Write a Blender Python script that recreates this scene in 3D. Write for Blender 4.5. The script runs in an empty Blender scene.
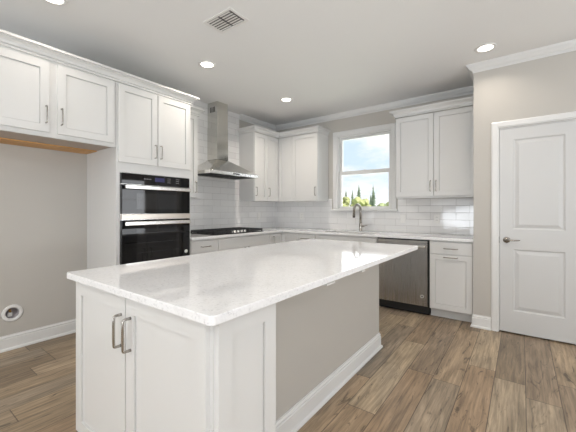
import bpy, bmesh, math, random
from mathutils import Vector, Matrix
random.seed(7)
S = bpy.context.scene
COL = S.collection

# ------------------------------------------------------------------ camera
cam = bpy.data.cameras.new('camera'); co = bpy.data.objects.new('camera', cam); COL.objects.link(co)
co.location = (3.6202, -4.5009, 1.229); co.rotation_euler = (math.pi/2, 0, math.radians(36.5463))
cam.sensor_width = 36; cam.lens = 36*315.73/576; cam.shift_y = -6.26/576; cam.clip_start = .05; cam.clip_end = 500
S.camera = co
# ------------------------------------------------------------------ view / world
S.view_settings.view_transform = 'Standard'; S.view_settings.look = 'None'
S.view_settings.exposure = 0.0; S.view_settings.gamma = 1.0; S.view_settings.use_curve_mapping = False
W = bpy.data.worlds.new('sky'); S.world = W; W.use_nodes = True
wn = W.node_tree; wn.nodes.clear()
def WN(t, **k):
    n = wn.nodes.new(t)
    for a, b in k.items(): setattr(n, a, b)
    return n
tc = WN('ShaderNodeTexCoord'); mp = WN('ShaderNodeMapping'); mp.inputs['Scale'].default_value = (1, 1, 2.6)
nz = WN('ShaderNodeTexNoise'); nz.inputs['Scale'].default_value = 3.6; nz.inputs['Detail'].default_value = 8; nz.inputs['Roughness'].default_value = .55
rp = WN('ShaderNodeValToRGB'); rp.color_ramp.elements[0].position = .40; rp.color_ramp.elements[1].position = .56
rp.color_ramp.elements[0].color = (.66, .82, .95, 1); rp.color_ramp.elements[1].color = (1.0, 1.0, 1.0, 1)
bg = WN('ShaderNodeBackground'); bg.inputs['Strength'].default_value = 1.15
ow = WN('ShaderNodeOutputWorld')
wn.links.new(tc.outputs['Generated'], mp.inputs['Vector']); wn.links.new(mp.outputs['Vector'], nz.inputs['Vector'])
wn.links.new(nz.outputs['Fac'], rp.inputs['Fac']); wn.links.new(rp.outputs['Color'], bg.inputs['Color'])
wn.links.new(bg.outputs['Background'], ow.inputs['Surface'])
sun = bpy.data.lights.new('sun', 'SUN'); sun.energy = 7.0; sun.angle = math.radians(3); sun.color = (1, .96, .9)
so = bpy.data.objects.new('sun', sun); COL.objects.link(so); so.rotation_euler = (0, math.radians(46), math.radians(12))
def area(name, loc, size, rot, power, color=(1, 1, 1)):
    l = bpy.data.lights.new(name, 'AREA'); l.shape = 'RECTANGLE'; l.size, l.size_y = size; l.energy = power; l.color = color
    o = bpy.data.objects.new(name, l); COL.objects.link(o); o.location = loc; o.rotation_euler = rot; return o
R = math.radians
# soft area lamps: two added uplights, then daylight at the nook and sink windows
area('added_uplight_front', (2.9, -8.3, 1.0), (3.4, 1.4), (R(160), 0, 0), 165, (.885, .94, 1))  # added upward fill standing well inside the room, brightens the ceiling
area('added_uplight_right', (6.9, -4.2, 1.0), (3.0, 1.2), (R(160), 0, R(90)), 112, (.885, .94, 1))  # second added upward fill, inside the right wall, also for the ceiling
area('daylight_nook', (7.43, .2, 1.55), (1.5, 1.2), (R(90), 0, R(90)), 30, (.95, .97, 1))
area('daylight_sink_window', (1.69, .10, 1.81), (.8, 1.1), (R(-90), 0, 0), 7, (.93, .97, 1))

# ------------------------------------------------------------------ materials
def mat(name, col=(.8, .8, .8), rough=.5, metal=0., **kw):
    m = bpy.data.materials.new(name); m.use_nodes = True
    b = m.node_tree.nodes['Principled BSDF']
    b.inputs['Base Color'].default_value = (*col, 1); b.inputs['Roughness'].default_value = rough; b.inputs['Metallic'].default_value = metal
    for k, v in kw.items(): b.inputs[k].default_value = v
    return m
class NT:
    def __init__(s, m): s.t = m.node_tree; s.b = s.t.nodes['Principled BSDF']
    def n(s, t, ins=None, **k):
        n = s.t.nodes.new(t)
        for a, b in k.items(): setattr(n, a, b)
        for a, b in (ins or {}).items():
            if isinstance(b, bpy.types.NodeSocket): s.t.links.new(b, n.inputs[a])
            else: n.inputs[a].default_value = b
        return n
    def l(s, a, b): s.t.links.new(a, b)
    def math(s, op, a, b=0.0): return s.n('ShaderNodeMath', {0: a, 1: b}, operation=op).outputs[0]
    def obj(s): return s.n('ShaderNodeNewGeometry').outputs['Position']
def paint(name, col, rough, bump=.02, scale=220):
    m = mat(name, col, rough); t = NT(m)
    n = t.n('ShaderNodeTexNoise', {'Vector': t.obj(), 'Scale': scale, 'Detail': 2.})
    n2 = t.n('ShaderNodeTexNoise', {'Vector': t.obj(), 'Scale': 1.3, 'Detail': 2.})
    mx = t.n('ShaderNodeMix', data_type='RGBA'); t.l(n2.outputs['Fac'], mx.inputs['Factor'])
    mx.inputs['A'].default_value = (*[c*.985 for c in col], 1); mx.inputs['B'].default_value = (*[min(1, c*1.015) for c in col], 1)
    t.l(mx.outputs['Result'], t.b.inputs['Base Color'])
    b = t.n('ShaderNodeBump', {'Height': n.outputs['Fac'], 'Strength': bump, 'Distance': .002}); t.l(b.outputs['Normal'], t.b.inputs['Normal'])
    return m
M = {}
M['wall'] = paint('greige wall paint', (.555, .530, .490), .6, .06)
M['ceiling'] = paint('flat ceiling paint', (.86, .86, .855), .8, .05)
M['trim'] = paint('semi-gloss white trim', (.80, .80, .79), .32, .01)
M['cab'] = paint('white cabinet lacquer', (.74, .737, .725), .33, .008)
M['door'] = paint('white door paint', (.655, .655, .65), .36, .015)
M['toe'] = paint('toe board white', (.72, .72, .71), .45, .01)
M['nickel'] = mat('brushed nickel', (.43, .405, .375), .24, 1.)
M['dark_nickel'] = mat('dark nickel', (.16, .14, .12), .25, 1.)
M['bright'] = mat('bright steel', (.86, .85, .83), .22, 1.)
M['blackglass'] = mat('black oven glass', (.005, .005, .006), .03, 0, **{'Specular IOR Level': .4})
M['cavity'] = mat('dark window of oven', (.014, .014, .015), .05)
M['glass_line'] = mat('grey lines on oven glass', (.045, .045, .048), .2)
M['black'] = mat('black enamel', (.012, .012, .013), .22)
M['iron'] = mat('cast iron', (.018, .018, .019), .55)
M['gasket'] = mat('black rubber', (.01, .01, .01), .6)
M['white_plastic'] = mat('white plastic', (.82, .81, .79), .35)
M['display'] = mat('violet display', (.03, .03, .08), .1, **{'Emission Color': (.12, .1, .5, 1), 'Emission Strength': .06})
M['glyph'] = mat('grey printed marks', (.30, .30, .31), .4)
M['slot'] = mat('dark slot', (.03, .03, .03), .7)
M['ventdark'] = mat('vent throat', (.13, .13, .13), .8)
M['front_tone'] = mat('taupe underside tone', (.46, .38, .32), .5)
M['brass'] = mat('brass valve', (.45, .27, .09), .35, 1.)
M['recess'] = mat('recess plastic', (.42, .39, .40), .5)
M['lens'] = mat('lamp lens', (.9, .9, .88), .4, **{'Emission Color': (1, .93, .82, 1), 'Emission Strength': 6.})
M['bark'] = mat('bark', (.12, .08, .05), .9)
M['badge'] = mat('pale badge ring', (.75, .74, .72), .4)
# stainless
def steel(name, col, axis, rough=.26):
    m = mat(name, col, rough, 1.); t = NT(m)
    sc = [900., 900., 900.]; sc[axis] = 3.
    mp = t.n('ShaderNodeMapping', {'Vector': t.obj(), 'Scale': sc})
    n = t.n('ShaderNodeTexNoise', {'Vector': mp.outputs[0], 'Scale': 1., 'Detail': 2.})
    r = t.n('ShaderNodeMapRange', {'Value': n.outputs['Fac'], 'To Min': rough-.05, 'To Max': rough+.09}); t.l(r.outputs[0], t.b.inputs['Roughness'])
    b = t.n('ShaderNodeBump', {'Height': n.outputs['Fac'], 'Strength': .02, 'Distance': .0006}); t.l(b.outputs['Normal'], t.b.inputs['Normal'])
    return m
M['steel_x'] = steel('brushed stainless across', (.56, .55, .53), 0)
M['steel_y'] = steel('brushed stainless along hood', (.66, .65, .62), 1, .15)
M['steel_z'] = steel('brushed stainless upright', (.66, .65, .61), 2, .13)
M['steel_dw'] = steel('fingerprint-proof stainless', (.47, .46, .45), 2, .25)
M['strip'] = steel('warm satin oven trim', (.74, .68, .62), 1, .3)
# quartz
m = M['quartz'] = mat('white quartz', (.83, .83, .83), .06, **{'Coat Weight': .2, 'Coat Roughness': .03}); t = NT(m)
n1 = t.n('ShaderNodeTexNoise', {'Vector': t.obj(), 'Scale': 85., 'Detail': 6., 'Roughness': .7})
n2 = t.n('ShaderNodeTexNoise', {'Vector': t.obj(), 'Scale': 7., 'Detail': 8., 'Roughness': .62, 'Distortion': 1.2})
r1 = t.n('ShaderNodeValToRGB', {'Fac': n1.outputs['Fac']}); r1.color_ramp.elements[0].position = .33; r1.color_ramp.elements[0].color = (.74, .74, .75, 1)
r1.color_ramp.elements[1].position = .46; r1.color_ramp.elements[1].color = (.93, .93, .94, 1)
v1 = t.math('ABSOLUTE', t.math('SUBTRACT', n2.outputs['Fac'], .5))
r2 = t.n('ShaderNodeMapRange', {'Value': v1, 'From Min': 0., 'From Max': .03, 'To Min': .95, 'To Max': 1.})
mx = t.n('ShaderNodeVectorMath', {0: r1.outputs['Color']}, operation='SCALE'); t.l(r2.outputs[0], mx.inputs['Scale'])
t.l(mx.outputs[0], t.b.inputs['Base Color'])
# subway tile
def tile(name, axis):
    m = mat(name, (.8, .8, .78), .12, **{'Coat Weight': .4, 'Coat Roughness': .05}); t = NT(m)
    s = t.n('ShaderNodeSeparateXYZ', {'Vector': t.obj()})
    c = t.n('ShaderNodeCombineXYZ', {'X': s.outputs[axis], 'Y': t.math('SUBTRACT', s.outputs[2], .9145)})
    c2 = t.n('ShaderNodeVectorMath', {0: c.outputs[0], 1: (20.08, 0, 0)}, operation='ADD')
    b = t.n('ShaderNodeTexBrick', {'Vector': c2.outputs[0], 'Scale': 1., 'Mortar Size': .0016, 'Mortar Smooth': .3, 'Bias': 0., 'Brick Width': .305, 'Row Height': .0925,
        'Color1': (.80, .795, .79, 1), 'Color2': (.87, .865, .86, 1), 'Mortar': (.50, .49, .48, 1)}, offset=.5)
    t.l(b.outputs['Color'], t.b.inputs['Base Color'])
    w = t.n('ShaderNodeTexNoise', {'Vector': c2.outputs[0], 'Scale': 11., 'Detail': 1.})
    q = t.n('ShaderNodeSeparateXYZ', {'Vector': c2.outputs[0]}); ry = t.math('DIVIDE', q.outputs[1], .0925); ri = t.math('FLOOR', ry)
    cxn = t.math('ADD', t.math('DIVIDE', q.outputs[0], .305), t.math('MULTIPLY', t.math('MODULO', t.math('ADD', ri, 20.), 2.), .5)); ci = t.math('FLOOR', cxn)
    wn_ = t.n('ShaderNodeTexWhiteNoise', {'Vector': t.n('ShaderNodeCombineXYZ', {'X': ci, 'Y': ri}).outputs[0]}, noise_dimensions='2D')
    sc_ = t.n('ShaderNodeSeparateXYZ', {'Vector': wn_.outputs['Color']})
    fxn = t.math('MULTIPLY', t.math('SUBTRACT', t.math('FRACT', cxn), .5), .305); fyn = t.math('MULTIPLY', t.math('SUBTRACT', t.math('FRACT', ry), .5), .0925)
    tx = t.math('MULTIPLY', t.math('MULTIPLY', t.math('SUBTRACT', sc_.outputs[0], .5), .045), fxn)
    ty = t.math('MULTIPLY', t.math('MULTIPLY', t.math('SUBTRACT', sc_.outputs[1], .5), .045), fyn)
    hh = t.math('ADD', t.math('ADD', tx, ty), t.math('SUBTRACT', t.math('MULTIPLY', w.outputs['Fac'], .0010), t.math('MULTIPLY', b.outputs['Fac'], .0012)))
    bp_ = t.n('ShaderNodeBump', {'Height': hh, 'Strength': 1., 'Distance': 1.}); t.l(bp_.outputs['Normal'], t.b.inputs['Normal'])
    rr = t.n('ShaderNodeMapRange', {'Value': b.outputs['Fac'], 'To Min': .1, 'To Max': .7}); t.l(rr.outputs[0], t.b.inputs['Roughness'])
    return m
M['tile_left'] = tile('white subway tile left', 1); M['tile_back'] = tile('white subway tile back', 0)
# floor planks
m = M['floor'] = mat('oak plank floor', (.3, .22, .15), .4); t = NT(m)
s = t.n('ShaderNodeSeparateXYZ', {'Vector': t.obj()}); PW, PL = .182, 1.22
rowf = t.math('DIVIDE', s.outputs[0], PW); row = t.math('FLOOR', rowf)
wn1 = t.n('ShaderNodeTexWhiteNoise', {'W': t.math('ADD', row, .37)}, noise_dimensions='1D')
colf = t.math('ADD', t.math('DIVIDE', s.outputs[1], PL), t.math('MULTIPLY', wn1.outputs['Value'], 1.)); colm = t.math('FLOOR', colf)
cid = t.n('ShaderNodeCombineXYZ', {'X': row, 'Y': colm})
wn2 = t.n('ShaderNodeTexWhiteNoise', {'Vector': cid.outputs[0]}, noise_dimensions='2D')
ramp = t.n('ShaderNodeValToRGB', {'Fac': wn2.outputs['Value']}); cr = ramp.color_ramp
cols = [(.0, (.205, .150, .105)), (.25, (.330, .240, .163)), (.45, (.265, .205, .155)), (.62, (.375, .285, .200)), (.8, (.300, .205, .135)), (1, (.245, .190, .145))]
cols = [(p, (c[0]*1.17, c[1]*1.20, c[2]*1.16)) for p, c in cols]
cr.elements[0].position, cr.elements[0].color = 0, (*cols[0][1], 1); cr.elements[1].position, cr.elements[1].color = 1, (*cols[-1][1], 1)
for p, c in cols[1:-1]: e = cr.elements.new(p); e.color = (*c, 1)
off = t.n('ShaderNodeVectorMath', {0: wn2.outputs['Color'], 1: (13., 17., 11.)}, operation='MULTIPLY')
base = t.n('ShaderNodeVectorMath', {0: t.obj(), 1: off.outputs[0]}, operation='ADD')
def stretched(sx, sy, **k):
    mpn = t.n('ShaderNodeMapping', {'Vector': base.outputs[0], 'Scale': (sx, sy, 1.)}); return t.n('ShaderNodeTexNoise', {'Vector': mpn.outputs[0], **k})
g1 = stretched(60., 3.0, Scale=1., Detail=7., Roughness=.65, Distortion=.6)
g2 = stretched(9., 1.3, Scale=1., Detail=4., Roughness=.55, Distortion=1.5)
g3 = stretched(16., 3.2, Scale=1., Detail=5., Roughness=.6, Distortion=2.2)
f1 = t.n('ShaderNodeMapRange', {'Value': g1.outputs['Fac'], 'From Min': .34, 'From Max': .66, 'To Min': .55, 'To Max': 1.18}).outputs[0]
f2 = t.n('ShaderNodeMapRange', {'Value': g2.outputs['Fac'], 'From Min': .3, 'From Max': .7, 'To Min': .74, 'To Max': 1.26}).outputs[0]
f3 = t.n('ShaderNodeMapRange', {'Value': g3.outputs['Fac'], 'From Min': .30, 'From Max': .41, 'To Min': .36, 'To Max': 1.}).outputs[0]
fr = t.math('FRACT', rowf); frc = t.math('FRACT', colf)
ed = t.math('MINIMUM', t.math('MULTIPLY', t.math('MINIMUM', fr, t.math('SUBTRACT', 1., fr)), PW), t.math('MULTIPLY', t.math('MINIMUM', frc, t.math('SUBTRACT', 1., frc)), PL))
f4 = t.n('ShaderNodeMapRange', {'Value': ed, 'From Min': .0010, 'From Max': .0036, 'To Min': .30, 'To Max': 1.}).outputs[0]
ff = t.math('MULTIPLY', t.math('MULTIPLY', f1, f2), t.math('MULTIPLY', f3, f4))
o_ = t.n('ShaderNodeVectorMath', {0: ramp.outputs['Color']}, operation='SCALE'); t.l(ff, o_.inputs['Scale']); t.l(o_.outputs[0], t.b.inputs['Base Color'])
bb = t.n('ShaderNodeBump', {'Height': t.math('ADD', t.math('MULTIPLY', g1.outputs['Fac'], .3), f4), 'Strength': .25, 'Distance': .002}); t.l(bb.outputs['Normal'], t.b.inputs['Normal'])
rr = t.n('ShaderNodeMapRange', {'Value': g1.outputs['Fac'], 'To Min': .33, 'To Max': .5}); t.l(rr.outputs[0], t.b.inputs['Roughness'])
# plywood
def grain(name, a, b_, ax):
    m = mat(name, a, .45); t = NT(m); sc = [40., 40., 40.]; sc[ax] = 2.
    mpn = t.n('ShaderNodeMapping', {'Vector': t.obj(), 'Scale': sc}); n = t.n('ShaderNodeTexNoise', {'Vector': mpn.outputs[0], 'Scale': 1., 'Detail': 5.})
    r = t.n('ShaderNodeValToRGB', {'Fac': n.outputs['Fac']}); r.color_ramp.elements[0].color = (*a, 1); r.color_ramp.elements[1].color = (*b_, 1)
    r.color_ramp.elements[0].position = .35; r.color_ramp.elements[1].position = .65
    t.l(r.outputs['Color'], t.b.inputs['Base Color']); return m
M['plywood'] = grain('orange maple plywood', (.52, .26, .07), (.70, .38, .13), 1)
def leafy(name, a, b_):
    m = grain(name, a, b_, 2); m.node_tree.nodes['Principled BSDF'].inputs['Roughness'].default_value = .9; return m
M['conifer'] = leafy('conifer needles', (.12, .17, .11), (.20, .27, .17))
M['leaf_yellow'] = leafy('yellow green leaves', (.30, .34, .13), (.48, .48, .24))
M['leaf_green'] = leafy('pale green leaves', (.28, .35, .16), (.44, .48, .26))
M['grass'] = leafy('lawn', (.22, .32, .10), (.36, .44, .16))
# window glass: mostly clear with a real mirror component
m = M['pane'] = bpy.data.materials.new('window glass'); m.use_nodes = True; nt = m.node_tree; nt.nodes.clear()
tr = nt.nodes.new('ShaderNodeBsdfTransparent'); gl = nt.nodes.new('ShaderNodeBsdfGlossy'); gl.inputs['Roughness'].default_value = .01
fz = nt.nodes.new('ShaderNodeFresnel'); fz.inputs['IOR'].default_value = 1.45; mx = nt.nodes.new('ShaderNodeMixShader'); oo = nt.nodes.new('ShaderNodeOutputMaterial')
nt.links.new(fz.outputs[0], mx.inputs[0]); nt.links.new(tr.outputs[0], mx.inputs[1]); nt.links.new(gl.outputs[0], mx.inputs[2]); nt.links.new(mx.outputs[0], oo.inputs[0])

# ------------------------------------------------------------------ helpers
LOC = {}
def thing(name, label, cat, loc, group=None):
    o = bpy.data.objects.new(name, None); COL.objects.link(o); o.location = loc; o.empty_display_size = .1
    o['label'] = label; o['category'] = cat; LOC[o] = Vector(loc)
    if group: o['group'] = group
    return o
def tag(o, label, cat, group=None, kind=None):
    o['label'] = label; o['category'] = cat
    if group: o['group'] = group
    if kind: o['kind'] = kind
    return o
def struct(o): o['kind'] = 'structure'; return o
# frames: F(u, v, n) -> world ; u along the width, v up, n out of the face
def fx(x0): return lambda u, v, n: (x0+n, u, v)          # faces +x (left-wall cabinets), u = y
def fy(y0): return lambda u, v, n: (u, y0-n, v)          # faces -y, u = x
def fxm(x0): return lambda u, v, n: (x0-n, u, v)         # faces -x
ID = lambda u, v, n: (u, v, n)
class MB:
    def __init__(s): s.bm = bmesh.new()
    def quad(s, pts):
        try: s.bm.faces.new([s.bm.verts.new(p) for p in pts])
        except ValueError: pass
    def box(s, a, b, F=None, bev=0.):
        F = F or ID
        lo = [min(a[i], b[i]) for i in range(3)]; hi = [max(a[i], b[i]) for i in range(3)]
        vs = [s.bm.verts.new(F(*( (hi if k & 1 else lo)[0], (hi if k & 2 else lo)[1], (hi if k & 4 else lo)[2] ))) for k in range(8)]
        fs = [s.bm.faces.new([vs[i] for i in f]) for f in ((0,1,3,2),(4,6,7,5),(0,4,5,1),(2,3,7,6),(0,2,6,4),(1,5,7,3))]
        if bev:
            es = list({e for f in fs for e in f.edges})
            bmesh.ops.bevel(s.bm, geom=es, offset=bev, segments=2, affect='EDGES', profile=.5)
        return s
    def grid(s, us, vs_, n0, n1, filled, F=None):
        """solid slab on a grid of cells, cells for which filled(i,j) is False are left as holes"""
        F = F or ID; nu, nv = len(us)-1, len(vs_)-1; V = {}
        def v(i, j, k):
            if (i, j, k) not in V: V[i, j, k] = s.bm.verts.new(F(us[i], vs_[j], (n0, n1)[k]))
            return V[i, j, k]
        ok = lambda i, j: 0 <= i < nu and 0 <= j < nv and filled(i, j)
        for i in range(nu):
            for j in range(nv):
                if not ok(i, j): continue
                for k in (0, 1): s.bm.faces.new([v(i, j, k), v(i+1, j, k), v(i+1, j+1, k), v(i, j+1, k)])
                for (di, dj, a, b) in ((-1,0,(i,j),(i,j+1)),(1,0,(i+1,j),(i+1,j+1)),(0,-1,(i,j),(i+1,j)),(0,1,(i,j+1),(i+1,j+1))):
                    if not ok(i+di, j+dj): s.bm.faces.new([v(*a,0), v(*b,0), v(*b,1), v(*a,1)])
        return s
    def panel(s, F, u0, u1, v0, v1, t, panels, rings, ch=.0018):
        """slab with moulded panels. panels: (u0,u1,v0,v1); rings: list of (inset, height relative to the face)"""
        a = (u0, u1, v0, v1); q = lambda r, n: [F(r[0], r[2], n), F(r[1], r[2], n), F(r[1], r[3], n), F(r[0], r[3], n)]
        ins = lambda r, d: (r[0]+d, r[1]-d, r[2]+d, r[3]-d)
        def ring(r1, n1, r2, n2):
            A, B = q(r1, n1), q(r2, n2)
            for k in range(4): s.quad([A[k], A[(k+1) % 4], B[(k+1) % 4], B[k]])
        s.quad(q(a, 0)); ring(a, 0, a, t-ch); ring(a, t-ch, ins(a, ch), t); f = ins(a, ch)
        us = sorted({f[0], f[1], *[p[0] for p in panels], *[p[1] for p in panels]}); vs_ = sorted({f[2], f[3], *[p[2] for p in panels], *[p[3] for p in panels]})
        for i in range(len(us)-1):
            for j in range(len(vs_)-1):
                cu, cv = (us[i]+us[i+1])/2, (vs_[j]+vs_[j+1])/2
                if any(p[0] < cu < p[1] and p[2] < cv < p[3] for p in panels): continue
                s.quad(q((us[i], us[i+1], vs_[j], vs_[j+1]), t))
        for p in panels:
            pr, pn = p, t
            for d, h in rings: ring(pr, pn, ins(p, d), t+h); pr, pn = ins(p, d), t+h
            s.quad(q(pr, pn))
        return s
    def tube(s, pts, r, seg=10, squash=None):
        pts = [Vector(p) for p in pts]; rs = r if isinstance(r, (list, tuple)) else [r]*len(pts); rings = []
        up = None
        for i, p in enumerate(pts):
            d = (pts[min(i+1, len(pts)-1)]-pts[max(i-1, 0)]).normalized()
            if up is None: up = Vector((0, 0, 1)) if abs(d.z) < .9 else Vector((1, 0, 0))
            a = d.cross(up).normalized(); up = a.cross(d).normalized()
            rings.append([s.bm.verts.new(p+rs[i]*(a*math.cos(2*math.pi*k/seg)+up*math.sin(2*math.pi*k/seg))) for k in range(seg)])
        for A, B in zip(rings, rings[1:]):
            for k in range(seg): f = s.bm.faces.new([A[k], A[(k+1) % seg], B[(k+1) % seg], B[k]]); f.smooth = True
        s.bm.faces.new(rings[0]); s.bm.faces.new(rings[-1]); return s
    def lathe(s, c, prof, seg=32, axis='z', sgn=1):
        """prof = [(radius, height)], capped where radius = 0"""
        c = Vector(c); rings = []
        for r, h in prof:
            ring = []
            for k in range(seg):
                a = 2*math.pi*k/seg; u, v = r*math.cos(a), r*math.sin(a); h_ = h*sgn
                ring.append(s.bm.verts.new(c+Vector({'z': (u, v, h_), 'x': (h_, u, v), 'y': (u, h_, v)}[axis])))
            rings.append(ring)
        for A, B in zip(rings, rings[1:]):
            for k in range(seg): f = s.bm.faces.new([A[k], A[(k+1) % seg], B[(k+1) % seg], B[k]]); f.smooth = True
        s.bm.faces.new(rings[0]); s.bm.faces.new(rings[-1]); return s
    def sweep(s, prof, path, z, caps=True):
        """profile (out, up) mitred along a level path; 'out' is to the right of the way of travel"""
        P = [Vector(p) for p in path]; rings = []
        for i, p in enumerate(P):
            def nrm(a, b): d = (b-a).normalized(); return Vector((d.y, -d.x))
            if i == 0: m_ = nrm(P[0], P[1])
            elif i == len(P)-1: m_ = nrm(P[-2], P[-1])
            else:
                n1, n2 = nrm(P[i-1], p), nrm(p, P[i+1]); m_ = (n1+n2); m_ = m_/m_.dot(n1)
            rings.append([s.bm.verts.new((p.x+m_.x*o, p.y+m_.y*o, z+h)) for o, h in prof])
        n = len(prof)
        for A, B in zip(rings, rings[1:]):
            for k in range(n): s.bm.faces.new([A[k], A[(k+1) % n], B[(k+1) % n], B[k]])
        if caps: s.bm.faces.new(rings[0]); s.bm.faces.new(rings[-1])
        return s
    def build(s, name, m, parent=None, bev=0., smooth=False):
        bmesh.ops.remove_doubles(s.bm, verts=s.bm.verts, dist=1e-6)
        if parent is not None:
            L = LOC[parent]; bmesh.ops.translate(s.bm, verts=s.bm.verts, vec=-L)
        bmesh.ops.recalc_face_normals(s.bm, faces=s.bm.faces)
        me = bpy.data.meshes.new(name); s.bm.to_mesh(me); s.bm.free(); me.materials.append(m)
        if smooth:
            for p in me.polygons: p.use_smooth = True
        o = bpy.data.objects.new(name, me); COL.objects.link(o)
        if parent is not None:
            o.parent = parent; LOC[o] = LOC[parent]
        else: LOC[o] = Vector((0, 0, 0))
        if bev:
            b = o.modifiers.new('bevel', 'BEVEL'); b.width = bev; b.segments = 2; b.limit_method = 'ANGLE'; b.angle_limit = R(40)
        return o
def box(name, a, b, m, parent=None, bev=0., F=None): return MB().box(a, b, F).build(name, m, parent, bev)

SH = [(.0006, -.015), (.0030, -.015), (.0036, -.009)]
def shaker(name, F, u0, u1, v0, v1, parent, rail=.058, t=.019, m=None):
    u0, u1, v0, v1 = u0+.001, u1-.001, v0+.001, v1-.001
    return MB().panel(F, u0, u1, v0, v1, t, [(u0+rail, u1-rail, v0+rail, v1-rail)], SH).build(name, m or M['cab'], parent)
def slab(name, F, u0, u1, v0, v1, parent, t=.019): return MB().panel(F, u0+.001, u1-.001, v0+.001, v1-.001, t, [], []).build(name, M['cab'], parent)
def pull(F, u, v, L, vert, parent, n0=.019, out=.030, r=.0048):
    """bar pull with turned-in ends, centred at (u, v)"""
    pts = []; h = L/2; c = .006
    prof = [(-h, 0), (-h, out-c), (-h+c*.3, out-c*.3), (-h+c, out), (-h*.4, out+.001), (h*.4, out+.001), (h-c, out), (h-c*.3, out-c*.3), (h, out-c), (h, 0)]
    for a, n in prof: pts.append(F(u, v+a, n0+n) if vert else F(u+a, v, n0+n))
    b = MB().tube(pts, [r*1.25, r, r, r, r*1.05, r*1.05, r, r, r, r*1.25], 10)
    o = b.build('handle', M['nickel'], parent); return o

# ------------------------------------------------------------------ room shell
H = 2.743
MB().box((-.2, -9.2, -.1), (7.7, 1.7, 0)).build('floor', M['floor']); struct(bpy.data.objects['floor'])
MB().box((-.2, -9.2, H), (7.7, 1.7, H+.1)).build('ceiling', M['ceiling']); struct(bpy.data.objects['ceiling'])
def wall(name, us, vs_, holes, F, n0=-.15, n1=0.):
    o = MB().grid(us, vs_, n0, n1, lambda i, j: (i, j) not in holes, F).build(name, M['wall']); return struct(o)
# washer-box niche in the left wall: a square opening behind the round ring
wall('wall_left', [-9, -3.755, -3.665, -0.0], [0, .272, .362, H], {(1, 1)}, fx(0))
wall('wall_back', [-.15, 1.26, 2.12, 4.6], [0, 1.236, 2.385, H], {(1, 1)}, fy(0), -.15, 0)
PY, PX = -.67, 3.210; FD = fy(PY)
wall('wall_pantry', [PX, 3.428, 4.060, 4.6], [0, 2.048, H], {(1, 0)}, FD, -.12, 0)
struct(box('wall_pantry_side', (PX, PY+.12, 0), (PX+.12, 0, H), M['wall']))
struct(box('wall_nook_side', (4.48, PY+.12, 0), (4.6, 1.5, H), M['wall']))
struct(box('wall_nook_back', (4.48, 1.5, 0), (7.65, 1.62, H), M['wall']))
wall('wall_right', [-9, -5.75, -2.65, -.6, 1.0, 1.5], [0, .25, .9, 2.2, 2.45, H], {(1, 1), (1, 2), (1, 3), (3, 2)}, fxm(7.5))
wall('wall_front', [-.15, 1.15, 4.65, 7.65], [0, .4, 2.5, H], {(1, 1)}, lambda u, v, n: (u, -9+n, v))
# window sashes of the great room, seen only in reflections
def plain_window(name, F, u0, u1, v0, v1, nm):
    fr = MB(); w = .06
    us = [u0]
    for k in range(nm): a = u0+(u1-u0)*k/nm; b = u0+(u1-u0)*(k+1)/nm; us += [a+w, b-w] if k == 0 else [a+w, b-w]
    us += [u1]; vm = (v0+v1)/2
    vs_ = [v0, v0+w, vm-.025, vm+.025, v1-w, v1]
    fr.grid(us, vs_, -.10, -.06, lambda i, j: not (i % 2 == 1 and j in (1, 3)), F)
    return struct(fr.build(name, M['trim']))
plain_window('window_2', lambda u, v, n: (u, -9+n, v), 1.15, 4.65, .4, 2.5, 4)
plain_window('window_3', fxm(7.5), -5.75, -2.65, .25, 2.45, 3)
plain_window('window_4', fxm(7.5), -.6, 1.0, .9, 2.2, 2)

# crown moulding of the room
CP = [(0, 0), (.062, 0), (.062, -.012), (.055, -.012), (.055, -.019), (.048, -.025), (.032, -.048), (.021, -.056), (.015, -.056), (.015, -.065), (.007, -.065), (.007, -.079), (0, -.079)]
struct(MB().sweep(CP, [(0, -.930), (0, 0), (PX, 0), (PX, PY), (4.6, PY), (4.6, 1.5), (7.5, 1.5), (7.5, -9)], H).build('trim_1', M['trim']))
struct(MB().sweep(CP, [(0, -9), (0, -1.975)], H).build('trim_2', M['trim']))
BP = [(0, 0), (.026, 0), (.026, .010), (.022, .018), (.014, .022), (.014, .098), (.009, .101), (.009, .106), (.012, .110), (.012, .116), (.005, .123), (.005, .131), (0, .131)]
struct(MB().sweep(BP, [(0, -9), (0, -3.118)], 0).build('baseboard_left', M['trim']))
struct(MB().sweep(BP, [(PX, -.56), (PX, PY), (3.364, PY)], 0).build('baseboard_pantry', M['trim']))
struct(MB().sweep(BP, [(4.124, PY), (4.6, PY), (4.6, 1.5), (7.5, 1.5), (7.5, -2.6)], 0).build('baseboard_right', M['trim']))

# pantry door: casing, jamb, two-panel leaf
CW = .063
def casing(F, u0, u1, v1, name, v0=0., w=CW, t=.016, sill=False):
    b = MB(); prof = [(0, 0), (0, t*.72), (w*.12, t*.72), (w*.2, t), (w*.8, t), (w, t*.62), (w, 0)]
    pts = [(u0, v0), (u0, v1), (u1, v1), (u1, v0)]; rings = []
    for k, (u, v) in enumerate(pts):
        su = -1 if k < 2 else 1; sv = 0 if k in (0, 3) else 1
        rings.append([b.bm.verts.new(F(u+su*o, v+sv*o, n)) for o, n in prof])
    for A, B in zip(rings, rings[1:]):
        for k in range(len(prof)): b.bm.faces.new([A[k], A[(k+1) % len(prof)], B[(k+1) % len(prof)], B[k]])
    b.bm.faces.new(rings[0]); b.bm.faces.new(rings[-1])
    return struct(b.build(name, M['trim']))
casing(FD, 3.431, 4.057, 2.052, 'trim_3')
d = bpy.data.objects.new('door_1', None); COL.objects.link(d); d.location = (3.437, PY, 0); LOC[d] = Vector(d.location); struct(d)
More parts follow.
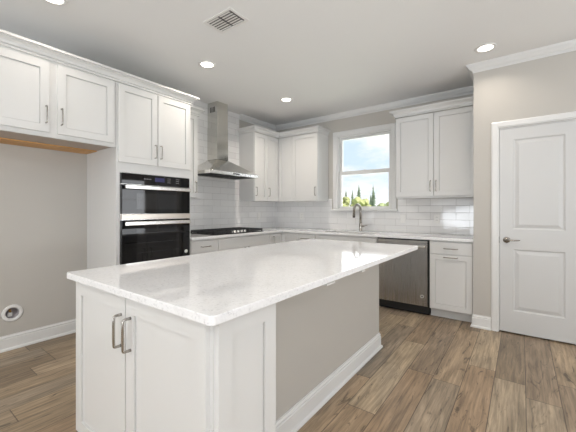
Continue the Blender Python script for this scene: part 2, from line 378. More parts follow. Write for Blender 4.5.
MB().grid([3.4285, 3.4345, 4.0535, 4.0595], [.0, 2.041, 2.0475], -.119, -.001, lambda i, j: not (i == 1 and j == 0), FD).build('door_frame', M['trim'], d)
DR = [(.004, -.002), (.012, -.009), (.020, -.009), (.045, -.001), (.048, 0)]
MB().panel(fy(PY+.036), 3.4375, 4.0505, .015, 2.0385, .0345, [(3.549, 3.940, 1.035, 1.925), (3.549, 3.940, .228, .840)], DR, ch=.0).build('door_leaf', M['door'], d)
hb = MB(); hb.lathe((3.497, PY-.001, .928), [(0, 0), (.031, 0), (.031, .004), (.026, .010), (.013, .013), (.011, .030), (.013, .046), (0, .048)], 28, 'y', -1)
hb.tube([(3.497, PY-.040, .928), (3.525, PY-.046, .931), (3.560, PY-.046, .927), (3.595, PY-.045, .930), (3.606, PY-.043, .932)], [.011, .009, .0075, .006, .0045], 12)
hb.build('door_handle', M['nickel'], d)
box('latch_plate', (3.4346, .895, -.004), (3.4372, .958, .001), M['slot'], d, 0, FD)

# sink window
wd = bpy.data.objects.new('window_1', None); COL.objects.link(wd); wd.location = (1.69, 0, 1.236); LOC[wd] = Vector(wd.location); struct(wd)
FB = fy(0)
casing(FB, 1.262, 2.118, 2.386, 'trim_4', 1.236, w=.075, t=.018)
MB().grid([1.2605, 1.275, 2.105, 2.1195], [1.2365, 1.250, 2.371, 2.3845], -.149, .0, lambda i, j: not (i == 1 and j == 1), FB).build('window_frame', M['trim'], wd)
def sash(v0, v1, n0, n1, bot, top):
    return MB().grid([1.2755, 1.313, 2.067, 2.1045], [v0, v0+bot, v1-top, v1], n0, n1, lambda i, j: not (i == 1 and j == 1), FB)
sash(1.7785, 2.3705, -.105, -.075, .055, .034).build('upper_sash', M['trim'], wd)
sash(1.2505, 1.834, -.0745, -.045, .030, .058).build('lower_sash', M['trim'], wd)
box('upper_pane', (1.314, 1.834, -.092), (2.066, 2.336, -.088), M['pane'], wd, 0, FB)
box('lower_pane', (1.314, 1.281, -.062), (2.066, 1.776, -.058), M['pane'], wd, 0, FB)
box('sash_lock', (1.675, 1.8345, -.070), (1.71, 1.845, -.050), M['white_plastic'], wd, .002, FB)
box('window_sill', (1.165, 1.212, .0005), (2.215, 1.2355, .055), M['trim'], wd, .004, FB)

# ------------------------------------------------------------------ tile
TL = MB(); TL.grid([-2.303, -1.976, -.931, -.0005], [.9145, 1.376, 2.7425], .0005, .0095, lambda i, j: j == 0 or i == 1, fx(0))
tag(TL.build('tile_backsplash', M['tile_left']), 'white subway tile wall behind cooktop rising to ceiling around the range hood', 'backsplash')
TB = MB(); TB.grid([.0098, 1.097, 1.164, 2.216, 2.289, 3.2095], [.9145, 1.211, 1.378, 1.405], .0005, .0095, lambda i, j: (j == 0) or (j == 1 and i != 2) or (j == 2 and i in (1, 3)), FB)
tag(TB.build('tile_backsplash', M['tile_back']), 'white subway tile backsplash behind sink and under the window', 'backsplash')

# ------------------------------------------------------------------ left wall cabinets
XF = .63; FX = fx(XF); FXU = fx(.317)
TOP = 2.425
def carcass(name, a, b, parent, m=None): return box(name, a, b, m or M['cab'], parent, .0008)
t = thing('over_fridge_cabinet', 'white two-door cabinet hung above the empty refrigerator alcove', 'cabinet', (0, -3.60, 1.81))
MB().box((.001, -4.08, 1.8125), (XF, -3.118, TOP)).build('body', M['cab'], t)
box('underside_panel', (.262, -4.07, 1.8085), (.600, -3.125, 1.812), M['front_tone'], t)  # underside in two colours: taupe forward, orange wood along the wall
box('underside_back', (.016, -4.07, 1.800), (.26, -3.125, 1.812), M['plywood'], t, .001)
box('bottom_rail', (.602, -4.08, 1.800), (XF, -3.118, 1.812), M['cab'], t)
dd = shaker('door', FX, -4.062, -3.627, 1.833, 2.385, t); pull(FX, -3.650, 1.970, .128, True, dd)
dd = shaker('door', FX, -3.573, -3.138, 1.833, 2.385, t); pull(FX, -3.548, 1.972, .128, True, dd)

t = thing('oven_cabinet', 'tall white cabinet housing the black double oven', 'cabinet', (0, -2.71, 0))
F3 = fx(0)
MB().grid([-3.114, -3.081, -2.329, -2.306], [.10, .512, 1.580, TOP], .001, XF, lambda i, j: not (i == 1 and j == 1), F3).build('body', M['cab'], t, .0008)
box('toe_board', (.001, -3.114, 0), (.56, -2.306, .099), M['toe'], t)
dd = shaker('door', FX, -3.100, -2.7135, 1.670, 2.393, t); pull(FX, -2.742, 1.812, .128, True, dd)
dd = shaker('door', FX, -2.7075, -2.320, 1.670, 2.393, t); pull(FX, -2.680, 1.812, .128, True, dd)
dd = shaker('drawer_front', FX, -3.100, -2.320, .13, .49, t); pull(FX, -2.71, .33, .128, False, dd)

# double oven
t = thing('double_oven', 'black glass double wall oven with two steel bar handles and lit display', 'oven', (XF, -2.705, .515))
y0, y1 = -3.079, -2.331
box('chassis', (.08, y0, .515), (XF-.001, y1, 1.577), M['black'], t)
FO = fx(XF); yy = dict(u0=y0, u1=y1)
MB().box((y0, .516, .0), (y1, 1.576, .004), FO).build('trim_frame', M['bright'], t)
cp = box('control_panel', (y0+.004, 1.472, .004), (y1-.004, 1.573, .022), M['blackglass'], t, .001, FO)
box('display', (-2.745, 1.510, .0223), (-2.640, 1.552, .0228), M['display'], cp, 0, FO)
for u0_ in (-2.5875, -2.4875):
    kb = MB()
    for du in (-.0125, .0, .0125):
        for v in (1.510, 1.530, 1.550): kb.box((u0_+du-.004, v-.0025, .0223), (u0_+du+.004, v+.0025, .0228), FO)
    kb.build('keypad', M['glyph'], cp)
lg = MB()
for k, w_ in enumerate((.014, .010, .012, .011, .013)): lg.box((-2.86+k*.016, 1.527, .0223), (-2.86+k*.016+w_*.8, 1.535, .0228), FO)
lg.build('maker_mark', M['glyph'], cp)
def oven_door(v0, v1, hv, nlines):
    d_ = box('oven_door', (y0+.004, v0, .004), (y1-.004, v1, .030), M['blackglass'], t, .002, FO)
    box('door_window', (y0+.14, v0+.045, .0301), (y1-.14, hv-.055, .0306), M['cavity'], d_, 0, FO)
    if nlines:
        rk = MB()
        for k in range(nlines):
            z = v0+.10+(hv-v0-.2)*k/(nlines-1); rk.box((y0+.15, z, .0306), (y1-.15, z+.004, .0309), FO)
        rk.build('glass_lines', M['glass_line'], d_)  # thin grey lines laid across the lower door glass
    h = MB(); h.box((y0+.018, hv-.019, .056), (y1-.018, hv+.019, .074), FO, .006)
    for u in (y0+.05, y1-.05): h.box((u-.012, hv-.012, .030), (u+.012, hv+.012, .058), FO)
    h.build('handle', M['bright'], d_)
    return d_
oven_door(1.190, 1.468, 1.442, 0)
box('divider_strip', (y0+.001, 1.136, .004), (y1-.001, 1.187, .034), M['strip'], t, .003, FO)
ld = oven_door(.522, 1.132, 1.099, 5)
sb = MB().lathe((XF+.0305, -2.385, .775), [(0, 0), (.020, 0), (.020, .001), (0, .001)], 20, 'x')
sb.build('round_sticker', M['white_plastic'], ld)

# narrow upper
t = thing('narrow_wall_cabinet', 'narrow white upper cabinet between oven tower and range hood', 'cabinet', (0, -2.14, 1.378))
MB().box((.001, -2.304, 1.378), (.317, -1.977, TOP)).build('body', M['cab'], t)
dd = shaker('door', FXU, -2.300, -1.981, 1.383, 2.415, t); pull(FXU, -2.018, 1.512, .128, True, dd)

# cabinet crowns
KP = [(0, 0), (.014, 0), (.014, .010), (.008, .014), (.008, .019), (.020, .021), (.020, .029), (.024, .042), (.034, .053), (.050, .060), (.050, .066), (.070, .066), (.070, .084), (0, .084)]
def crown(path, label, k=1.):
    return tag(MB().sweep([(o*k, h) for o, h in KP], path, 2.4265).build('cabinet_crown', M['cab']), label, 'crown molding', 'crown moldings on the wall cabinets')
c1 = crown([(.632, -4.08), (.632, -2.3045), (.337, -2.3045), (.337, -1.9765), (.0098, -1.9765)], 'long white stepped crown molding topping the oven tower and fridge cabinets')
c1.data.transform(Matrix.Translation((0, 0, -.022)))
crown([(.0098, -.9305), (.337, -.9305), (.337, -.337), (1.0965, -.337), (1.0965, .0)], 'white crown molding turning the corner above the corner wall cabinets', .62)
crown([(2.2895, 0), (2.2895, -.337), (3.2095, -.337)], 'short white crown molding above cabinet right of the window', .9)
# ------------------------------------------------------------------ upper corner run
FYU = fy(-.317)
t = thing('wall_cabinet', 'white single-door wall cabinet directly right of the range hood', 'cabinet', (0, -.77, 1.372), 'wall cabinets with white shaker doors')
MB().box((.001, -.930, 1.366), (.317, -.6295, TOP)).build('body', M['cab'], t)
dd = shaker('door', FXU, -.926, -.631, 1.367, 2.418, t); pull(FXU, -.898, 1.512, .128, True, dd)
t = thing('corner_wall_cabinet', 'white wall cabinet filling the inside corner with folding doors', 'cabinet', (0, 0, 1.372), 'wall cabinets with white shaker doors')
b = MB(); b.grid([.001, .317, .6135], [-.6285, -.317, -.001], 1.366, TOP, lambda i, j: not (i == 1 and j == 0)); b.build('body', M['cab'], t)
dd = shaker('door', FXU, -.627, -.3385, 1.367, 2.418, t, rail=.055); pull(FXU, -.592, 1.512, .128, True, dd)
shaker('door', FYU, .3385, .612, 1.367, 2.418, t, rail=.055)
t = thing('wall_cabinet', 'white single-door wall cabinet left of the window', 'cabinet', (.86, 0, 1.366), 'wall cabinets with white shaker doors')
MB().box((.6145, -.317, 1.366), (1.096, -.001, TOP)).build('body', M['cab'], t)
dd = shaker('door', FYU, .616, 1.092, 1.367, 2.418, t); pull(FYU, 1.060, 1.515, .128, True, dd)
t = thing('wall_cabinet', 'wide white two-door wall cabinet right of the window', 'cabinet', (2.757, 0, 1.385), 'wall cabinets with white shaker doors')
MB().box((2.290, -.317, 1.388), (3.2095, -.001, TOP)).build('body', M['cab'], t)
box('light_rail', (2.295, -.310, 1.374), (3.206, -.292, 1.387), M['cab'], t)
dd = shaker('door', FYU, 2.293, 2.749, 1.398, 2.418, t); pull(FYU, 2.716, 1.522, .128, True, dd)
dd = shaker('door', FYU, 2.7535, 3.204, 1.398, 2.418, t); pull(FYU, 2.780, 1.522, .128, True, dd)

# ------------------------------------------------------------------ base cabinets
BF = .611; FBX = fx(BF); FBY = fy(-BF); Z0, Z1 = .10, .883
def base_x(name, label, a, b):
    t = thing(name, label, 'cabinet', (0, (a+b)/2, 0), 'base cabinets under the quartz counter')
    MB().box((.001, a, Z0), (BF, b, Z1)).build('body', M['cab'], t); box('toe_board', (.001, a, 0), (.545, b, Z0-.0005), M['toe'], t); return t
def base_y(name, label, a, b):
    t = thing(name, label, 'cabinet', ((a+b)/2, 0, 0), 'base cabinets under the quartz counter')
    MB().box((a, -BF, Z0), (b, -.001, Z1)).build('body', M['cab'], t); box('toe_board', (a, -.545, 0), (b, -.001, Z0-.0005), M['toe'], t); return t
t = base_x('drawer_cabinet', 'white drawer cabinet between oven tower and cooktop base', -2.3035, -1.901)
for v0, v1 in ((.735, .866), (.425, .729), (.115, .419)):
    dd = (slab if v1 > .8 else shaker)('drawer_front', FBX, -2.298, -1.905, v0, v1, t); pull(FBX, -2.095, (v0+v1)/2-.002, .128, False, dd)
t = base_x('cooktop_cabinet', 'white base cabinet with plain panel beneath the gas cooktop', -1.900, -.912)
slab('front_panel', FBX, -1.897, -.916, .735, .866, t)
dd = shaker('door', FBX, -1.897, -1.408, .115, .729, t); pull(FBX, -1.44, .66, .128, True, dd)
dd = shaker('door', FBX, -1.404, -.916, .115, .729, t); pull(FBX, -1.37, .66, .128, True, dd)
t = thing('corner_base_cabinet', 'white corner base cabinet where the two counters meet', 'cabinet', (0, 0, 0), 'base cabinets under the quartz counter')
MB().grid([.001, BF, .931], [-.911, -BF, -.001], Z0, Z1, lambda i, j: not (i == 1 and j == 0)).build('body', M['cab'], t)
MB().grid([.001, .545, .931], [-.911, -.545, -.001], 0, Z0-.0005, lambda i, j: not (i == 1 and j == 0)).build('toe_board', M['toe'], t)
dd = shaker('door', FBX, -.908, -.6335, .115, .866, t, rail=.05); pull(FBX, -.833, .765, .128, True, dd)
shaker('door', FBY, .6335, .928, .115, .866, t, rail=.05)
t = base_y('drawer_base_cabinet', 'white base cabinet with top drawer left of the sink cabinet', .932, 1.243)
dd = slab('drawer_front', FBY, .936, 1.240, .735, .866, t); pull(FBY, 1.06, .806, .128, False, dd)
dd = shaker('door', FBY, .936, 1.240, .115, .729, t); pull(FBY, 1.20, .66, .128, True, dd)
# sink base is open inside for the bowl
t = thing('sink_cabinet', 'white sink base cabinet under the window', 'cabinet', (1.69, 0, 0), 'base cabinets under the quartz counter')
b = MB(); b.box((1.244, -BF, Z0), (1.262, -.001, Z1)); b.box((2.128, -BF, Z0), (2.146, -.001, Z1)); b.box((1.262, -BF, Z0), (2.128, -.001, .118)); b.box((1.262, -BF, .118), (2.128, -BF+.018, Z1)); b.build('body', M['cab'], t)
box('toe_board', (1.244, -.545, 0), (2.146, -.001, Z0-.0005), M['toe'], t)
slab('front_panel', FBY, 1.247, 2.143, .735, .866, t)
dd = shaker('door', FBY, 1.247, 1.693, .115, .729, t); pull(FBY, 1.66, .66, .128, True, dd)
dd = shaker('door', FBY, 1.697, 2.143, .115, .729, t); pull(FBY, 1.73, .66, .128, True, dd)
t = base_y('drawer_base_cabinet', 'white base cabinet with one drawer and pull-out door beside the dishwasher', 2.766, 3.2095)
box('filler', (3.200, -BF-.018, Z0), (3.2093, -BF-.0002, Z1), M['cab'], t)
dd = slab('drawer_front', FBY, 2.772, 3.197, .733, .868, t); pull(FBY, 2.988, .797, .135, False, dd)
dd = shaker('door', FBY, 2.772, 3.197, .108, .727, t); pull(FBY, 2.988, .700, .135, False, dd)

# dishwasher
t = thing('dishwasher', 'stainless steel dishwasher with bar handle under the counter', 'dishwasher', (2.456, 0, 0))
box('tub', (2.152, -.60, .02), (2.7605, -.03, .880), M['gasket'], t)
dw = MB(); dw.box((2.163, .112, .0), (2.7455, .868, .036), fy(-.6005), .004); dw = dw.build('door', M['steel_dw'], t)
box('control_strip', (2.166, .844, .0362), (2.7430, .866, .0375), M['steel_x'], dw, 0, fy(-.6005))
mk = MB()
for k in range(7): mk.box((2.20+k*.011, .855, .0376), (2.208+k*.011, .862, .0379), fy(-.6005))
mk.build('maker_mark', M['glyph'], dw)
h = MB(); h.box((2.185, .789, .066), (2.732, .817, .084), fy(-.6005), .006)
for u in (2.215, 2.698): h.box((u-.012, .793, .036), (u+.012, .812, .068), fy(-.6005))
h.build('handle', M['bright'], dw)
bd = MB().lathe((2.690, -.637, .225), [(0, 0), (.019, 0), (.019, .003), (.014, .0035), (.013, .002), (0, .002)], 24, 'y', -1); bd.build('round_badge', M['badge'], dw)
MB().lathe((2.690, -.6402, .225), [(0, 0), (.009, 0), (.009, .0006), (0, .0006)], 20, 'y', -1).build('badge_center', M['slot'], dw)
box('toe_panel', (2.158, -.575, .004), (2.756, -.55, .100), M['black'], t)
box('side_gap_strip', (2.7465, -.622, .110), (2.7605, -.601, .876), M['gasket'], t)  # black strip drawn in for the dark gap beside the door
box('top_gap_strip', (2.155, -.628, .873), (2.7605, -.601, .8815), M['gasket'], t)  # black strip drawn in for the dark gap above the door

# counter top with sink cut-out
us = [.0005, .650, 1.33, 2.05, 3.2090]; vs_ = [-2.3035, -.650, -.555, -.165, -.0005]
def cf(i, j):
    if j == 0: return i == 0
    return not (i == 2 and j == 2)
ct = MB().grid(us, vs_, .8835, .914, cf).build('perimeter_countertop', M['quartz'], None, .003)
tag(ct, 'L-shaped white quartz countertop running along both walls', 'countertop')
t = thing('kitchen_sink', 'stainless undermount sink bowl below the window', 'sink', (1.69, -.36, .67))
b = MB(); a0, a1, b0, b1 = 1.322, 2.058, -.563, -.157
b.grid([a0-.012, a0+.010, a1-.010, a1+.012], [b0-.012, b0+.010, b1-.010, b1+.012], .700, .8828, lambda i, j: not (i == 1 and j == 1))
b.box((a0, b0, .692), (a1, b1, .702)); b.build('bowl', M['steel_x'], t)
MB().lathe((1.69, -.36, .702), [(0, 0), (.045, 0), (.045, .003), (.03, .001), (0, .001)], 24).build('drain', M['nickel'], t)

# faucet
fxp, fyp = 1.700, -.105
t = thing('kitchen_faucet', 'brushed nickel gooseneck pull-down faucet in front of the window', 'faucet', (fxp, fyp, .914))
MB().lathe((fxp, fyp, .9142), [(0, 0), (.029, 0), (.029, .006), (.024, .012), (.022, .05), (.021, .105), (.017, .115), (.015, .12), (0, .12)], 24).build('base', M['nickel'], t)
dirv = Vector((-.22, -.975, 0)).normalized(); pts = [(fxp, fyp, 1.02), (fxp, fyp, 1.21)]; rad = .078
for k in range(1, 15):
    a = math.pi*k/14*1.02; p = Vector((fxp, fyp, 1.225))+dirv*(rad-rad*math.cos(a))+Vector((0, 0, rad*math.sin(a))); pts.append(tuple(p))
MB().tube(pts, .0180, 14).build('gooseneck', M['nickel'], t)
e = Vector(pts[-1])
sp = MB().tube([e+Vector((0, 0, .004)), e-Vector((0, 0, .03)), e+dirv*.003-Vector((0, 0, .075)), e+dirv*.004-Vector((0, 0, .100))], [.0135, .0155, .0185, .020], 16).build('spray_head', M['dark_nickel'], t)
MB().tube([e+dirv*.004-Vector((0, 0, .1003)), e+dirv*.004-Vector((0, 0, .106))], [.017, .016], 16).build('nozzle', M['gasket'], sp)
MB().tube([(fxp+.018, fyp, .985), (fxp+.050, fyp, .987), (fxp+.062, fyp-.004, .990), (fxp+.110, fyp-.02, 1.005)], [.015, .014, .008, .006], 12).build('lever', M['nickel'], t)

# gas cooktop
t = thing('gas_cooktop', 'black five-burner gas cooktop with cast iron grates', 'cooktop', (.33, -1.47, .914))
cy0, cy1 = -1.925, -1.012; cx0, cx1 = .075, .600
MB().box((cx0, cy0, .9145), (cx1, cy1, .924), None, .003).build('cooktop_base', M['black'], t)
bx = [(.20, -1.76), (.46, -1.76), (.30, -1.47), (.20, -1.17), (.46, -1.17)]
for k, (x, y) in enumerate(bx):
    r = .055 if k == 2 else .04
    bb_ = MB().lathe((x, y, .9242), [(0, 0), (r+.014, 0), (r+.012, .006), (r, .010), (r, .014), (r*.9, .018), (0, .018)], 24).build('burner', M['iron'], t)
for (g0, g1) in ((cy0+.012, -1.627), (-1.621, -1.319), (-1.313, cy1-.012)):
    g = MB(); z0, z1 = .940, .960; xa, xb = cx0+.02, (cx1-.02 if g0 != -1.621 else .475)
    for y in (g0, g1-.012): g.box((xa, y, z0-.008), (xb, y+.012, z1))
    for x in (xa, xb-.012): g.box((x, g0+.012, z0-.008), (x+.012, g1-.012, z1))
    for x in [xa+(xb-xa)*q for q in (.25, .5, .75)]: g.box((x-.007, g0+.012, z0), (x+.007, g1-.012, z1))
    ym = (g0+g1)/2; g.box((xa+.012, ym-.005, z0), (xb-.012, ym+.005, z1-.0002))
    for x in (xa, xb-.012):
        for y in (g0, g1-.012): g.box((x, y, .9243), (x+.012, y+.012, z0-.0079))
    g.build('grate', M['iron'], t)
for k in range(5):
    y = -1.60+k*.065
    kn = MB().lathe((.535, y, .9242), [(0, 0), (.023, 0), (.022, .004), (.019, .006), (.018, .027), (.016, .030), (0, .030)], 20).build('knob', M['bright'], t)
    MB().box((.520, y-.003, .9543), (.552, y+.003, .9573)).build('knob_grip', M['black'], kn)

# range hood
t = thing('range_hood', 'stainless steel chimney range hood above the cooktop', 'range hood', (.25, -1.47, 1.69))
ya, yb, xw = -1.925, -1.020, .50; ca, cb, cd = -1.560, -1.365, .215
b = MB(); z0, z1, z2 = 1.693, 1.733, 1.935
A = [(.0105, ya), (xw, ya), (xw, yb), (.0105, yb)]; B = [(.0105, ca), (cd, ca), (cd, cb), (.0105, cb)]
lo = [b.bm.verts.new((x, y, z1)) for x, y in A]; hi = [b.bm.verts.new((x, y, z2)) for x, y in B]
for k in range(4): b.bm.faces.new([lo[k], lo[(k+1) % 4], hi[(k+1) % 4], hi[k]])
b.bm.faces.new(lo); b.bm.faces.new(hi); b.build('canopy', M['steel_y'], t)
MB().grid([.0105, .02, xw-.012, xw], [ya, ya+.012, yb-.012, yb], z0, z1-.0003, lambda i, j: not (i == 1 and j == 1)).build('rim', M['bright'], t, .0015)
fl = box('filter_plate', (.022, ya+.014, z0+.006), (xw-.014, yb-.014, z0+.012), M['steel_x'], t)
for k in range(3):
    yy_ = ya+.07+k*.27; f = MB()
    for q in range(11): f.box((.08+q*.032, yy_, z0+.002), (.098+q*.032, yy_+.24, z0+.0059))
    f.build('baffle_filter', M['slot'], fl)
MB().box((xw+.0002, -1.53, 1.705), (xw+.0022, -1.41, 1.722)).build('control_buttons', M['slot'], t)
ch = MB(); ch.grid([.0105, .0125, cd-.002, cd], [ca, ca+.002, cb-.002, cb], 2.38, H-.001, lambda i, j: True); ch.build('upper_chimney', M['steel_z'], t)
c2 = MB(); c2.box((.0105, ca-.004, z2+.0003), (cd+.004, cb+.004, 2.3795)); c2.build('lower_chimney', M['steel_z'], t)
for s_, F_ in (('l', lambda u, v, n: (u, ca-n, v)), ('r', lambda u, v, n: (u, cb+n, v))):
    g = MB()
    for q in range(4): g.box((.07+q*.028, 2.60, .0002), (.083+q*.028, 2.675, .001), F_)
    g.build('vent_slots', M['slot'], t)

# outlets
def outlet(F, u, v, label, kind='outlet'):
    p = F(u, v, 0); t = thing('wall_outlet' if kind == 'outlet' else 'light_switch', label, kind, p, 'wall outlets in the tile')
    pl = MB(); pl.box((u-.036, v-.058, .0), (u+.036, v+.058, .006), F, .0025); pl.build('cover_plate', M['white_plastic'], t)
    if kind == 'outlet':
        for dv in (-.020, .020):
            s_ = MB(); s_.box((u-.016, v+dv-.014, .006), (u+.016, v+dv+.014, .0072), F, .0005); s_ = s_.build('socket', M['white_plastic'], t)
            q = MB(); q.box((u-.008, v+dv-.003, .0073), (u-.0055, v+dv+.006, .0076), F); q.box((u+.0055, v+dv-.003, .0073), (u+.008, v+dv+.006, .0076), F); q.build('slots', M['slot'], s_)
    else:
        s_ = MB(); s_.box((u-.016, v-.033, .006), (u+.016, v+.033, .009), F, .001); s_.build('rocker', M['white_plastic'], t)
FT = fy(-.0098); FTX = fx(.0098)
outlet(FT, 2.722, 1.110, 'white outlet on tile under the two-door cabinet right of the window')
outlet(FT, 2.290, 1.105, 'white rocker switch on tile at lower right of the window', 'light switch')
outlet(FT, .585, 1.120, 'white outlet on back tile between corner and window')
outlet(FTX, -.475, 1.120, 'white outlet on side tile between cooktop and corner')

# water supply box in the alcove
t = thing('water_supply_box', 'round white recessed water supply box low on the fridge alcove wall', 'supply box', (0, -3.71, .317))
n = 36; b = MB()
prof = [(.047, .0004), (.074, .0004), (.074, .006), (.068, .010), (.050, .010), (.047, .006)]
rings = [[b.bm.verts.new((h_, -3.71+r*math.cos(2*math.pi*k/n), .317+r*math.sin(2*math.pi*k/n))) for k in range(n)] for r, h_ in prof]
for A, B in zip(rings, rings[1:]+rings[:1]):
    for k in range(n): f = b.bm.faces.new([A[k], A[(k+1) % n], B[(k+1) % n], B[k]]); f.smooth = True
b.build('ring', M['white_plastic'], t)
b = MB().lathe((-.055, -3.71, .317), [(.0, 0), (.043, 0), (.043, .056), (.0435, .056), (.0438, -.001), (0, -.001)], 32, 'x'); b.build('cup', M['recess'], t)
v_ = MB(); v_.tube([(-.052, -3.72, .330), (-.012, -3.72, .330)], .009, 12); v_.tube([(-.03, -3.72, .320), (-.03, -3.72, .352)], .006, 10); v_.build('valve', M['brass'], t)
v_ = MB().box((-.034, -3.735, .2845), (-.022, -3.705, .3195)); v_.build('valve_tag', M['white_plastic'], t)

# ------------------------------------------------------------------ island
IX0, IX1, IY0, IY1 = 1.768, 2.889, -3.890, -1.590
t = thing('kitchen_island', 'white island base with two shaker doors, end panel and painted knee wall', 'kitchen island', (2.25, -2.8, 0))
WX = 2.593; CF = -3.842; FI = fy(CF)
MB().box((1.812, CF, .118), (2.838, -3.549, .8828)).build('body', M['cab'], t, .0008)
MB().box((1.822, -3.79, 0), (2.828, -3.55, .1175)).build('toe_board', M['toe'], t)
MB().box((1.834, -3.5485, .118), (2.46, -1.72, .8828)).build('work_side_body', M['cab'], t)
MB().box((1.90, -3.5485, 0), (2.46, -1.72, .1175)).build('work_side_toe_board', M['toe'], t)
FM = fxm(1.834)
for k in range(4):
    a = -3.53+k*.45; dd = shaker('door', FM, a, a+.444, .125, .72, t); pull(FM, a+(.40 if k % 2 == 0 else .044), .64, .128, True, dd)
    dd = slab('drawer_front', FM, a, a+.444, .726, .868, t); pull(FM, a+.222, .797, .128, False, dd)
dd = shaker('door', FI, 1.816, 2.3150, .122, .872, t, rail=.062); pull(FI, 2.286, .731, .128, True, dd, out=.030, r=.0052)
dd = shaker('door', FI, 2.3220, 2.824, .122, .872, t, rail=.062); pull(FI, 2.362, .731, .128, True, dd, out=.030, r=.0052)
FP = fx(2.8385)
MB().panel(FP, -3.838, -3.549, .0005, .8826, .019, [(-3.780, -3.612, .11, .816)], SH).build('end_panel', M['cab'], t)
MB().box((2.461, -3.5485, .0), (WX, -1.750, .8828)).build('knee_wall', M['wall'], t)
b = MB(); BI = [(o, h) for o, h in BP]
b.sweep(BI, [(2.461, -1.7498), (WX+.0002, -1.7498), (WX+.0002, -3.547)][::-1] if False else [(WX+.0002, -3.547), (WX+.0002, -1.7498), (2.461, -1.7498)], 0); b.build('baseboard', M['trim'], t)
box('corner_trim', (WX-.018, -1.7496, .132), (WX+.0008, -1.7488, .8825), M['wall'], t)
for y, w_ in ((-3.15, .040), (-2.76, .022)):
    q = MB(); q.box((WX+.0004, y-.016, .877), (2.872, y+.016, .8828)); q.box((2.846, y-w_, .868), (2.880, y+w_, .8768)); q.build('bracket', M['white_plastic'], t, .001)
# top with softened corners
b = MB(); rc = .022; pts = []
for cx_, cy_, a0 in ((IX1-rc, IY0+rc, -90), (IX1-rc, IY1-rc, 0), (IX0+rc, IY1-rc, 90), (IX0+rc, IY0+rc, 180)):
    for k in range(7): a = R(a0+90*k/6); pts.append((cx_+rc*math.cos(a), cy_+rc*math.sin(a)))
lo = [b.bm.verts.new((x, y, .8832)) for x, y in pts]; hi = [b.bm.verts.new((x, y, .914)) for x, y in pts]
b.bm.faces.new(lo); b.bm.faces.new(hi)
for k in range(len(pts)): b.bm.faces.new([lo[k], lo[(k+1) % len(pts)], hi[(k+1) % len(pts)], hi[k]])
tag(b.build('island_countertop', M['quartz'], None, .003), 'large glossy white quartz slab on top of the island', 'countertop')

# ------------------------------------------------------------------ ceiling things
def downlight(x, y, label, power=6.5):
    t = thing('recessed_light', label, 'ceiling light', (x, y, H), 'recessed ceiling lights'); n = 32; b = MB()
    prof = [(.062, -.0005), (.088, -.0005), (.088, -.004), (.084, -.008), (.064, -.006)]
    rings = [[b.bm.verts.new((x+r*math.cos(2*math.pi*k/n), y+r*math.sin(2*math.pi*k/n), H+h_)) for k in range(n)] for r, h_ in prof]
    for A, B in zip(rings, rings[1:]+rings[:1]):
        for k in range(n): f = b.bm.faces.new([A[k], A[(k+1) % n], B[(k+1) % n], B[k]]); f.smooth = True
    b.build('trim_ring', M['white_plastic'], t)
    MB().lathe((x, y, H), [(0, -.0008), (.0635, -.0008), (.0635, -.0035), (0, -.0045)], 32).build('lens', M['lens'], t)
    l = bpy.data.lights.new('downlight', 'AREA'); l.shape = 'DISK'; l.size = .12; l.energy = power; l.color = (1, .90, .79); l.spread = R(140)
    o = bpy.data.objects.new('downlight', l); COL.objects.link(o); o.location = (0, 0, -.012); o.parent = t
downlight(.985, -2.36, 'round recessed ceiling light above the oven and range hood side', 4.2)
downlight(1.02, -1.03, 'round recessed ceiling light nearest the inside corner cabinets', 8)
downlight(3.346, -1.03, 'round recessed ceiling light just in front of the pantry wall', 2.4)
downlight(.93, -3.69, 'recessed ceiling light cut by the top edge of the photo', 1.5)
downlight(3.346, -2.36, 'unseen ceiling light added above the floor right of the island', 7.5)  # unseen lamp added to brighten the island top and knee wall
for gx, side in ((1.2, 'left'), (3.4, 'middle'), (5.8, 'right')):
    for gy, row_ in ((-5.4, 'near'), (-7.4, 'far')): downlight(gx, gy, 'unseen fill light added in the great room ceiling, %s row, %s' % (row_, side), 6)  # unseen lamps added so the floor bounces light up to the ceiling
t = thing('ceiling_vent', 'white louvered air vent in the ceiling', 'ceiling vent', (1.713, -2.765, H))
vx0, vx1, vy0, vy1 = 1.552, 1.872, -2.868, -2.662; FC = lambda u, v, n: (u, v, H-n)
MB().grid([vx0, vx0+.024, vx1-.024, vx1], [vy0, vy0+.022, vy1-.022, vy1], .0005, .008, lambda i, j: not (i == 1 and j == 1), FC).build('frame', M['white_plastic'], t, .002)
box('throat', (vx0+.02, vy0+.02, .0003), (vx1-.02, vy1-.02, .0012), M['ventdark'], t, 0, FC)
xm = (vx0+vx1)/2
for bank, (a, b_) in enumerate(((vx0+.025, xm-.007), (xm+.010, vx1-.040))):
    for k in range(6):
        y = vy0+.0245+k*.0265; s_ = MB()
        A = [(a, y, H-.0085), (b_, y, H-.0085), (b_, y+.0205, H-.0040), (a, y+.0205, H-.0040)]
        lo = [s_.bm.verts.new(p) for p in A]; hi = [s_.bm.verts.new((p[0], p[1], p[2]+.001)) for p in A]
        s_.bm.faces.new(lo); s_.bm.faces.new(hi)
        for q in range(4): s_.bm.faces.new([lo[q], lo[(q+1) % 4], hi[(q+1) % 4], hi[q]])
        s_.build('louver', M['white_plastic'], t)

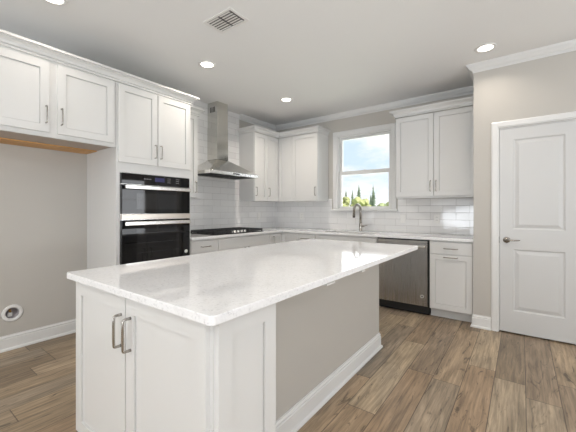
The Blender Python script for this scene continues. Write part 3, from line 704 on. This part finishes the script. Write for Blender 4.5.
# ------------------------------------------------------------------ outdoors
struct(MB().box((-140, .16, -.6), (60, 260, -.5)).build('ground', M['grass']))
def conifer(x, y, h, label):
    t = thing('conifer_tree', label, 'tree', (x, y, -.5), 'conifers beyond the window'); rnd = random.Random(int(x*100+y))
    MB().tube([(x, y, -.5), (x, y, -.5+h*.9)], [h*.02, h*.005], 8).build('trunk', M['bark'], t)
    b = MB(); n = 14; L = 13
    for k in range(L):
        f = k/(L-1); z = -.5+h*(.12+.88*f); r = h*.17*(1-f)**.85+h*.012; dz = h*.10
        top = b.bm.verts.new((x, y, z+dz*.8)); ring = []
        for q in range(n):
            a = 2*math.pi*(q+rnd.random()*.5)/n; rr_ = r*(.6+.5*rnd.random()) if q % 2 else r*.5
            ring.append(b.bm.verts.new((x+rr_*math.cos(a), y+rr_*math.sin(a), z-dz*.25*rnd.random())))
        for q in range(n): b.bm.faces.new([top, ring[q], ring[(q+1) % n]])
        b.bm.faces.new(ring)
    b.build('foliage', M['conifer'], t)
def bush(x, y, h, w, m, label):
    t = thing('leafy_tree', label, 'tree', (x, y, -.5), 'leafy trees beyond the window'); rnd = random.Random(int(x*100+y*3))
    MB().tube([(x, y, -.5), (x, y, -.5+h*.5)], [h*.03, h*.015], 8).build('trunk', M['bark'], t)
    b = MB()
    for k in range(26):
        a = rnd.random()*6.28; rr_ = w*.5*rnd.random()**.5; z = -.5+h*(.25+.62*rnd.random()); s_ = w*.17*(.6+.8*rnd.random())
        rr_ *= math.sqrt(max(.15, 1-((z+.5)/h-.45)**2*2.6))
        m_ = Matrix.Translation((x+rr_*math.cos(a), y+rr_*math.sin(a), z))@Matrix.Scale(s_, 4)
        r_ = bmesh.ops.create_icosphere(b.bm, subdivisions=2, radius=1, matrix=m_)
        for v in r_['verts']: v.co += Vector((rnd.uniform(-1, 1), rnd.uniform(-1, 1), rnd.uniform(-1, 1)))*s_*.22
    b.build('foliage', m, t)
# rows across the field behind the house
for x, y, h, lb in [(-24.6, 53, 5.4, 'dark slender conifer nearest the left window frame'), (-23.2, 53, 5.3, 'dark slender conifer second from the left window frame'),
    (-19.9, 48.6, 6.0, 'tall dark conifer above the faucet, middle of the tree line'), (-19.3, 52.5, 4.4, 'short dark conifer right of the middle tall conifer'),
    (-17.0, 48, 5.8, 'lone tall dark conifer on the right with open sky beside it'), (-31.5, 54, 5.8, 'dark conifer hidden behind the left window frame')]:
    conifer(x, y, h, lb)
for x, y, h, w, lb in [(-21.6, 44.5, 3.5, 3.0, 'yellow-green leafy tree nearest the left window frame'), (-18.3, 44.5, 3.7, 3.0, 'yellow-green leafy tree directly behind the faucet spout'),
    (-23.2, 49.5, 4.6, 2.4, 'tallest yellow-green leafy tree left of the middle conifer'), (-26.5, 47, 3.9, 3.0, 'yellow-green leafy tree hidden behind the left window frame'),
    (-15.2, 43.5, 2.7, 2.0, 'low yellow-green bush tree at the foot of the lone conifer')]:
    bush(x, y, h, w, M['leaf_yellow'], lb)
for x, y, h, w, lb in [(-15.2, 50, 3.0, 3.2, 'low pale green tree just right of the lone conifer'), (-16.0, 57, 3.2, 4.2, 'low pale green tree in the far row at mid right'), (-11.2, 51, 2.9, 3.2, 'low pale green tree nearest the right window frame'),
    (-8.0, 53, 2.9, 3.4, 'low pale green tree hidden behind the right window frame')]:
    bush(x, y, h, w, M['leaf_green'], lb)
